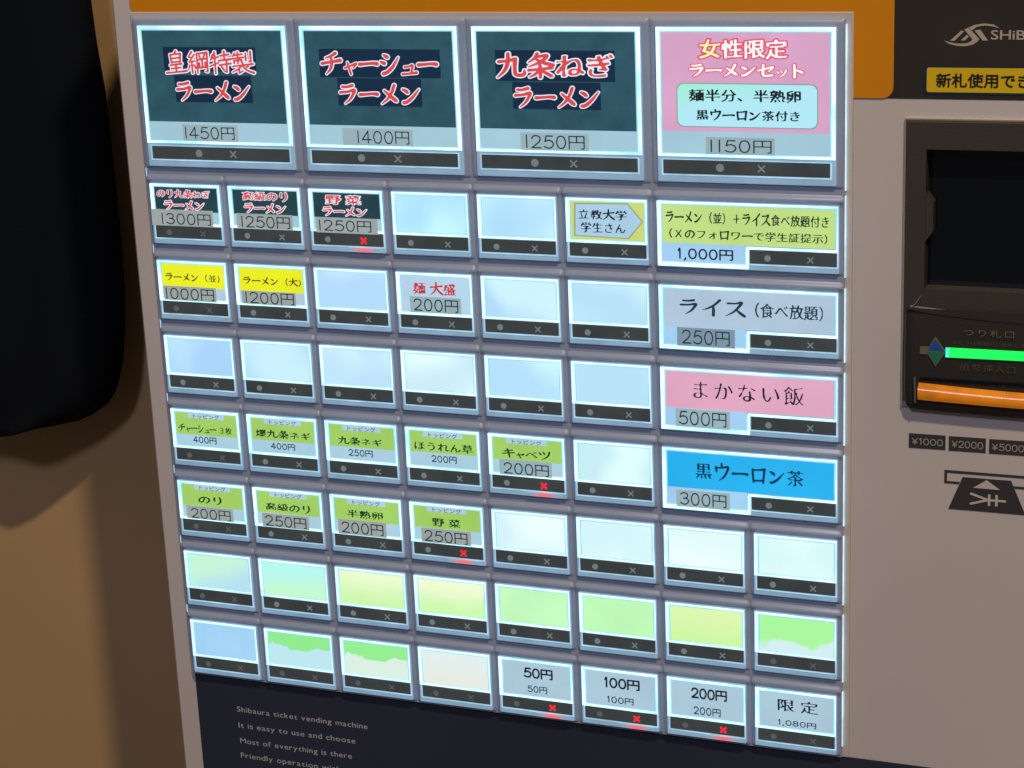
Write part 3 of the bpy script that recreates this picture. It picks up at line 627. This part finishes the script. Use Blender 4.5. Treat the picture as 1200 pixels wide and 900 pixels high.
# toppings
for col, row, s, nb, pr, pb, stk, red, gb, lab in (
    (0, 3, 'チャーシュー ３枚', (.104, 3.290, .814, 3.402), '400円', (.291, 3.458, .601, 3.540), None, False, 3.438, 'green topping button, 400 yen, at the left end of its row'),
    (1, 3, '爆九条ネギ', (1.130, 3.276, 1.830, 3.390), '400円', (1.314, 3.458, 1.627, 3.536), None, False, 3.430, 'green topping button, 400 yen, second in its row'),
    (2, 3, '九条ネギ', (2.186, 3.285, 2.732, 3.395), '250円', (2.309, 3.456, 2.611, 3.538), None, False, 3.428, 'green topping button, 250 yen, third in its row'),
    (3, 3, 'ほうれん草', (3.135, 3.270, 3.848, 3.385), '200円', (3.338, 3.446, 3.644, 3.528), None, False, 3.415, 'green topping button, 200 yen, with its price printed small'),
    (4, 3, 'キャベツ', (4.192, 3.268, 4.763, 3.390), '200円', (4.206, 3.462, 4.737, 3.595), (4.154, 3.416, 4.771, 3.616), True, 3.422, 'green topping button with a grey 200 yen sticker and a red cross lit'),
    (0, 4, 'のり', (.285, 4.282, .600, 4.400), '200円', (.175, 4.478, .704, 4.606), (.112, 4.443, .738, 4.622), False, 4.440, 'green topping button, 200 yen sticker, at the left end of its row'),
    (1, 4, '高級のり', (1.185, 4.284, 1.761, 4.400), '250円', (1.165, 4.478, 1.700, 4.610), (1.125, 4.445, 1.731, 4.629), False, 4.436, 'green topping button, 250 yen sticker, second in its row'),
    (2, 4, '半熟卵', (2.233, 4.280, 2.690, 4.390), '200円', (2.155, 4.462, 2.685, 4.600), (2.110, 4.424, 2.721, 4.627), False, 4.434, 'green topping button, 200 yen sticker, third in its row'),
    (3, 4, '野 菜', (3.301, 4.282, 3.647, 4.398), '250円', (3.199, 4.468, 3.727, 4.604), (3.160, 4.435, 3.766, 4.625), True, 4.430, 'green topping button, 250 yen sticker, with a red cross lit')):
    b = button(col, row, 'small', card_mat((168, 204, 224)), lab, red, dim=(col == 0)); o = (col, row)
    flat(b, 'green_print', o, col + .080 + .005 * col, row + .118, col + .888, gb, H1, m_topgreen)
    flat(b, 'topping_tag', o, col + .242, row + .134, col + .720, row + .206, H2, m_tag)
    text('tag_lettering', 'トッピング', col + .315, row + .142, col + .662, row + .204, H4, m_txt, b, o, src='font', rise=.04, step=.045, fat=.004)
    text('title_lettering', s, *nb, H4, m_txtg, b, o, fat=.006, **SM)
    if stk:
        flat(b, 'price_sticker', o, *stk, H3, m_stkw if row == 4 else m_stk)
        text('price_lettering', pr, *pb, H4, m_txt, b, o, src='mono', step=0.026, fat=-.002, track=.03)
    else:
        text('price_lettering', pr, *pb, H4, m_txt, b, o, src='mono', step=0.030, fat=.016, track=.05)

# cash buttons in the last row
for col, s, nb, pr, pb, red, lab in (
    (4, '50円', (4.335, 6.208, 4.690, 6.355), '50円', (4.376, 6.462, 4.616, 6.545), True, 'grey button reading 50 yen with a red cross lit'),
    (5, '100円', (5.305, 6.203, 5.722, 6.355), '100円', (5.335, 6.470, 5.646, 6.552), True, 'grey button reading 100 yen with a red cross lit'),
    (6, '200円', (6.317, 6.205, 6.725, 6.355), '200円', (6.342, 6.467, 6.651, 6.562), True, 'grey button reading 200 yen with a red cross lit'),
    (7, '限 定', (7.291, 6.215, 7.736, 6.375), '1,080円', (7.297, 6.495, 7.719, 6.574), False, 'grey limited item button, 1,080 yen, at the lower right corner')):
    b = button(col, 6, 'small', card_mat((166, 196, 214)), lab, red, dim=True); o = (col, 6)
    text('title_lettering', s, *nb, H4, m_txtb, b, o, src='brush' if col == 7 else 'mono', step=.028, fat=.010 if col == 7 else .026, rise=.02)
    text('price_lettering', pr, *pb, H4, m_txt, b, o, src='mono', step=.030, fat=.014, track=.05)

# ---- wide buttons at the right
def wide(row, printm, yb, lab, pane=True):
    b = button(6, row, 'wide', card_mat((166, 206, 240)), lab); o = (6, row)
    flat(b, 'colour_print', o, 6.112, row + .120, 7.864, yb, H1, printm)
    # the price card runs down beside the indicator window
    k = KIND['wide']
    link('price_card', box('price_card', .113, .985, k['cb'] - .002, .775, .060, .0755), card_mat((158, 204, 240)), b)
    return b, o
b, o = wide(0, m_lime2, .585, 'wide lime green button, 1,000 yen, topmost of the four wide buttons')
text('title_lettering', 'ラーメン（並）＋ライス食べ放題付き', 6.131, .190, 7.838, .345, H4, m_txtg, b, o, src='brush', rise=.04, step=.024, fat=.016)
text('title_lettering', '（Ｘのフォロワーで学生証提示）', 6.165, .405, 7.822, .520, H4, m_txtg, b, o, src='brush', rise=.04, step=.024, fat=.014)
text('price_lettering', '1,000円', 6.252, .640, 6.846, .775, H4, m_txtb, b, o, src='mono', step=.026, fat=.014, track=.03)
b, o = wide(1, card_mat((172, 196, 218)), 1.585, 'wide grey rice button, 250 yen, with large black brush lettering')
text('title_lettering', 'ライス', 6.264, 1.226, 6.977, 1.440, H4, m_txt, b, o, src='brush', rise=.02, step=.026, fat=.006, track=.06)
text('title_lettering', '（食べ放題）', 7.070, 1.245, 7.780, 1.425, H4, m_txt, b, o, src='brush', rise=.04, step=.024, fat=.010)
flat(b, 'price_sticker', o, 6.230, 1.590, 6.853, 1.816, H3, lit('sticker_darker', (118, 142, 160), 1.0))
text('price_lettering', '250円', 6.285, 1.625, 6.800, 1.780, H4, m_txt, b, o, src='mono', step=0.024, fat=-.004, track=.03)
b, o = wide(2, m_pink2, 2.585, 'wide pink button, 500 yen, third of the four wide buttons')
text('title_lettering', 'まかない飯', 6.396, 2.235, 7.578, 2.455, H4, m_txtb, b, o, src='brush', rise=.02, step=.024, fat=.0, track=.12)
flat(b, 'price_sticker', o, 6.198, 2.594, 6.790, 2.818, H3, m_stk)
text('price_lettering', '500円', 6.232, 2.628, 6.755, 2.782, H4, m_txt, b, o, src='mono', step=0.024, fat=-.004, track=.03)
b, o = wide(3, m_cyan, 3.602, 'wide bright blue tea button, 300 yen, lowest of the four wide buttons')
text('title_lettering', '黒ウーロン茶', 6.408, 3.235, 7.578, 3.462, H4, lit('ink_navy', (8, 50, 84), 1.0, mottle=0, base=(.02, .02, .02)), b, o, src='brush', rise=.02, step=.024, fat=.008, track=.04)
flat(b, 'price_sticker', o, 6.188, 3.620, 6.779, 3.833, H3, m_stk)
text('price_lettering', '300円', 6.228, 3.655, 6.745, 3.800, H4, m_txt, b, o, src='mono', step=0.024, fat=-.004, track=.03)

# ---- glowing strips added in the gaps between button frames stand for leaking light
def leak(x, y0, y1, w=.012, h=.024):
    part('light_leak_strip', box('light_leak_strip', -w / 2, w / 2, 0, y1 - y0, -.001, h), m_gap, x, y0)
for x, y0, y1 in ((3, .05, .95), (4, 1.05, 1.93), (6, 1.05, 1.95), (6, .06, .90), (5, 3.06, 3.96), (2, 3.08, 3.98), (3, 5.05, 5.9), (5, 5.03, 5.92), (4, 6.03, 6.85), (4, -.5, -.1), (6, 2.1, 2.95), (6, 3.1, 3.9), (7, 6.1, 6.7)):
    leak(x, y0, y1)
for r, (a, bq) in enumerate(((-1.95, -.10), (-.04, .90), (1.03, 1.90), (2.03, 2.90), (3.03, 3.90), (4.03, 4.90), (5.03, 5.90), (6.03, 6.75))):
    leak(8.003, a, bq, .016, .026)
for r in range(0, 7):
    leak(0.004, r - .12, r - .01, .010, .030)

# ------------------------------------------------------------------ banknote acceptor
def rr(a, b, c, d, r, **k): return rrect(a, b, c, d, r, **k)
acc = part('banknote_acceptor', ring('banknote_acceptor', 8.600, 11.60, -.905, 2.30, 8.800, 11.40, -.590, .985, -.35, .020, ch=.018), m_bezel)
link('bezel_edge', ring('bezel_edge', 8.582, 11.618, -.925, 2.38, 8.597, 11.603, -.908, 2.36, FH, .004, ch=.004), m_edge, acc)
link('display_window', box('display_window', 8.79, 11.41, -.60, 1.02, -.36, -.17), m_glass, acc)
def wedge(name, pts, h0, h1s):
    bm = bmesh.new()
    a = [bm.verts.new((x * U, -h0 * U, -y * V * U)) for x, y in pts]; b = [bm.verts.new((x * U, -h * U, -y * V * U)) for (x, y), h in zip(pts, h1s)]
    bm.faces.new(a); bm.faces.new(b); n = len(pts)
    for k in range(n): bm.faces.new((a[k], a[(k + 1) % n], b[(k + 1) % n], b[k]))
    return finish(name, bm)
link('side_tab', wedge('side_tab', [(8.79, -.11), (8.868, .012), (8.868, .345), (8.79, .46)], -.3, [.0, -.03, -.03, .0]), m_bezel, acc)
# sloping sill under the window, its lower edge slightly bowed
lo = [(8.64 + (11.56 - 8.64) * t, 1.225 + .10 * math.sin(math.pi * t)) for t in np.linspace(0, 1, 13)]
up = [(8.79 + (11.41 - 8.79) * t, .985) for t in np.linspace(0, 1, 13)]
bm = bmesh.new()
rows_ = []
for t in (0, .35, .75, 1):
    rows_.append([bm.verts.new(((u[0] * (1 - t) + l[0] * t) * U, -(-.16 + .235 * t ** 1.3) * U, -(u[1] * (1 - t) + l[1] * t) * V * U)) for u, l in zip(up, lo)])
rows_.append([bm.verts.new((l[0] * U, .10 * U, -l[1] * V * U)) for l in lo])
for a, c in zip(rows_, rows_[1:]):
    for i in range(12): bm.faces.new((a[i], a[i + 1], c[i + 1], c[i]))
link('sill', finish('sill', bm, True), mat('sill_plastic', (0.078, 0.066, 0.050), 0.33), acc)
# thin bright strip painting the curved highlight along the left of the sill
link('sill_highlight', slab('sill_highlight', [(8.655, 1.215), (8.72, 1.15), (8.765, 1.07), (8.772, 1.07), (8.727, 1.155), (8.660, 1.222)], .0, .045), m_edge, acc)
# lower plate: rounded bottom, bulges outward
def bulge(x, y):
    ty = (y - 1.2) / 1.2; return .060 + .03 * math.sin(math.pi * max(0, min(1, ty)))
bm = bmesh.new(); grid = []
N = 24
for j, y in enumerate([1.20, 1.26, 1.34, 1.6, 1.9, 2.1, 2.25, 2.33, 2.375, 2.40, 2.41]):
    inset = 0 if y < 2.25 else .09 * (((y - 2.25) / .16) ** 3)
    edge = 0 if j < 9 else (.05 if j == 9 else .14)
    row = []
    for t in [0, .004, .012] + list(np.linspace(.04, .96, N - 6)) + [.988, .996, 1]:
        x = 8.605 + inset + (11.595 - 8.605 - 2 * inset) * t
        e = {0: .16, .004: .04}.get(t, .16 if t == 1 else (.04 if t == .996 else 0))
        row.append(bm.verts.new((x * U, -(bulge(x, y) - e - edge) * U, -(y + .03 * math.sin(math.pi * t) * (y > 2)) * V * U)))
    grid.append(row)
for a, c in zip(grid, grid[1:]):
    for i in range(len(a) - 1): bm.faces.new((a[i], a[i + 1], c[i + 1], c[i]))
link('slot_plate', finish('slot_plate', bm, True), m_bezel2, acc)
PH = .100; PK = .0052
def Tp(x, y): return T(x, y, PK)
def pflat(name, pts, h0, h1, m): return link(name, slab(name, [Tp(*p) for p in pts], h0, h1), m, acc)
pflat('indicator_tab', [(8.765, 1.665), (8.85, 1.66), (8.85, 1.75), (8.765, 1.75)], .07, PH, m_greyp)
pflat('green_light_bar', [(9.06, 1.660), (10.85, 1.65), (10.85, 1.750), (9.06, 1.768)], .07, PH + .006, m_green)
pflat('green_light_end', [(9.022, 1.662), (9.0601, 1.660), (9.0601, 1.768), (9.022, 1.770)], .07, PH + .004, m_green2)
pflat('diamond_outline', [(8.915, 1.540), (9.022, 1.708), (8.926, 1.885), (8.828, 1.712)], .07, PH + .002, m_greyp)
pflat('upper_arrow', [(8.915, 1.562), (9.006, 1.698), (8.845, 1.702)], .07, PH + .005, m_dblue)
pflat('lower_arrow', [(8.846, 1.716), (9.008, 1.712), (8.926, 1.864)], .07, PH + .005, m_dgreen)
text('slot_lettering', 'つり札口', 9.194, 1.422, 9.69, 1.508, PH + .004, m_greyp, acc, src='font', step=.03, k=PK, track=.12)
text('slot_small_lettering', 'トビラは自動的に開閉します', 9.105, 1.565, 9.86, 1.612, PH + .004, m_greyd, acc, src='font', step=.06, k=PK)
text('slot_lettering', '紙幣挿入口', 9.167, 1.826, 9.712, 1.914, PH + .004, m_greyd, acc, src='font', step=.03, k=PK, track=.12)
# glowing slot lip, its face curves outward
bm = bmesh.new(); gr = []
for j, (f, hh) in enumerate(((0, .03), (.08, .100), (.3, .150), (.6, .160), (.9, .135), (1, .08))):
    row = []
    for t in np.linspace(0, 1, 21):
        x = 8.775 + 2.65 * t; bow = .05 * math.sin(math.pi * t)
        y = (2.045 + bow) * (1 - f) + (2.262 + bow * .6) * f
        row.append(bm.verts.new((x * U, -hh * U, -y * V * U)))
    gr.append(row)
for a, c in zip(gr, gr[1:]):
    for i in range(20): bm.faces.new((a[i], a[i + 1], c[i + 1], c[i]))
link('banknote_slot_lip', finish('banknote_slot_lip', bm, True), m_slot, acc)
link('slot_shade', box('slot_shade', 8.775, 11.4, 1.985, 2.045, .05, .092, bev=.01, seg=1), m_glass, acc)
link('slot_surround', slab('slot_surround', [(8.728, 2.0), (8.745, 1.98), (8.757, 2.29), (8.738, 2.285)], .04, .120), mat('slot_surround', (0.12, 0.12, 0.125), 0.3), acc)

for x0, x1, s in ((8.665, 9.036, '¥1000'), (9.069, 9.439, '¥2000'), (9.472, 9.843, '¥5000'), (9.876, 10.27, '¥10000')):
    d = part('denomination_label', slab('denomination_label', [(x0, 2.708), (x1, 2.706), (x1, 2.878), (x0, 2.880)], FH, FH + .006), m_denom, label='dark label reading %s yen' % s[1:])
    text('denomination_lettering', s, x0 + .03, 2.752, x1 - .025, 2.838, FH + .010, m_denomt, d, src='mono', step=.036, k=0, fat=.006)
pic = part('insert_note_pictogram', slab('insert_note_pictogram', [(9.215, 3.188), (9.70, 3.188), (9.850, 3.585), (9.078, 3.585)], FH, FH + .006), m_denom)
def pb(pts, m=m_denom, dh=0.0): link('pictogram_stroke', slab('pictogram_stroke', pts, FH, FH + .0065 + dh), m, pic)
pb([(9.032, 3.118), (9.895, 3.118), (9.895, 3.146), (9.032, 3.146)]); pb([(9.032, 3.1461), (9.058, 3.1461), (9.058, 3.275), (9.032, 3.275)])
pb([(9.0581, 3.250), (9.189, 3.250), (9.180, 3.275), (9.0581, 3.275)]); pb([(9.869, 3.1461), (9.895, 3.1461), (9.895, 3.275), (9.869, 3.275)]); pb([(9.727, 3.250), (9.8689, 3.250), (9.8689, 3.275), (9.737, 3.275)])
pb([(9.457, 3.202), (9.590, 3.306), (9.325, 3.306)], m_plate, .003)
for q in ([(9.462, 3.428), (9.655, 3.428), (9.655, 3.452), (9.462, 3.452)], [(9.300, 3.365), (9.470, 3.425), (9.462, 3.448), (9.292, 3.388)], [(9.292, 3.492), (9.462, 3.432), (9.470, 3.455), (9.300, 3.515)],
          [(9.475, 3.372), (9.500, 3.372), (9.500, 3.508), (9.475, 3.508)], [(9.548, 3.372), (9.573, 3.372), (9.573, 3.508), (9.548, 3.508)]):
    link('yen_stroke', slab('yen_stroke', q, FH + .004, FH + .0095 + .0004 * random.random()), m_plate, pic)

# ------------------------------------------------------------------ coat on its hook
def coat():
    ys = [-14, -13.4, -12.6, -11, -9, -7, -5, -3.3, -1.7, -1.0, -.2, 1, 2.2, 3.0, 3.6, 4.0, 4.3, 4.6, 4.8, 5.0, 5.2, 5.35]
    nu = 40; D = 0.85; verts = []; faces = []
    xr = lambda y: np.interp(y, [-14, -13.4, -12.6, -3, -1.7, -1.2, -.2, 2.0, 3.0, 3.6, 4.2, 4.5, 4.8, 5.1, 5.35], [-7.6, -4.9, -4.0, -3.72, -3.66, -3.65, -3.57, -3.54, -3.57, -3.62, -3.71, -3.79, -3.91, -4.12, -4.6])
    xl = lambda y: -12.8 + (0 if y > -13 else 3.2 * (-13 - y)) - .15 * math.sin(y * .4)
    def yb(u, y):   # hem dips, drawn up at the right corner
        return y
    for j, y in enumerate(ys):
        a, b = xl(y), xr(y)
        for i in range(2 * nu):
            front = i <= nu
            u = i / nu if front else (2 * nu - i) / nu
            x = a + (b - a) * u
            prof = (1 - abs(2 * u - 1) ** 3.5) ** .6
            fold = .16 * math.sin(u * 19 + .25 * y) + .09 * math.sin(u * 41 + 1.3 + .4 * math.sin(y * .5))
            taper = min(1, .35 + (y + 14) * .25) if y < -11 else 1
            d = (D + fold) * prof * taper if front else -.05 * prof
            hem = 0
            if y > 3:
                f = (y - 3) / 2.35
                hem = f * (-.05 * max(0, (u - .80) / .20) ** 2.0 + .14 * math.sin(u * 30 + .8) * prof - .12 * math.sin(u * 12))
            verts.append((x * U, (WD - .70 - d) * U, Z0 - (y + hem) * V * U))
    n = 2 * nu
    for j in range(len(ys) - 1):
        for i in range(n): faces.append((j * n + i, j * n + (i + 1) % n, (j + 1) * n + (i + 1) % n, (j + 1) * n + i))
    faces.append(tuple(range(n))); faces.append(tuple((len(ys) - 1) * n + i for i in range(n))[::-1])
    me = mesh_from('hanging_coat', verts, faces); me.polygons.foreach_set('use_smooth', [True] * len(me.polygons))
    bm = bmesh.new(); bm.from_mesh(me); bmesh.ops.recalc_face_normals(bm, faces=bm.faces); bm.to_mesh(me); bm.free()
    o = link('hanging_coat', me, m_coat)
    o['label'] = 'black garment hanging on the brown wall left of the machine'; o['category'] = 'coat'
coat()
bm = bmesh.new()
bmesh.ops.create_cone(bm, cap_ends=True, segments=16, radius1=.004, radius2=.004, depth=.06, matrix=Matrix.Translation((-8.1 * U, (WD - .68) * U, Z0 + 14.2 * V * U)) @ Matrix.Rotation(math.pi / 2, 4, 'X'))
bmesh.ops.create_uvsphere(bm, u_segments=12, v_segments=8, radius=.009, matrix=Matrix.Translation((-8.1 * U, (WD - 1.35) * U, Z0 + 14.2 * V * U)))
hk = link('wall_hook', finish('wall_hook', bm, True), m_steel)
hk['label'] = 'small steel wall hook holding the black garment'; hk['category'] = 'hook'
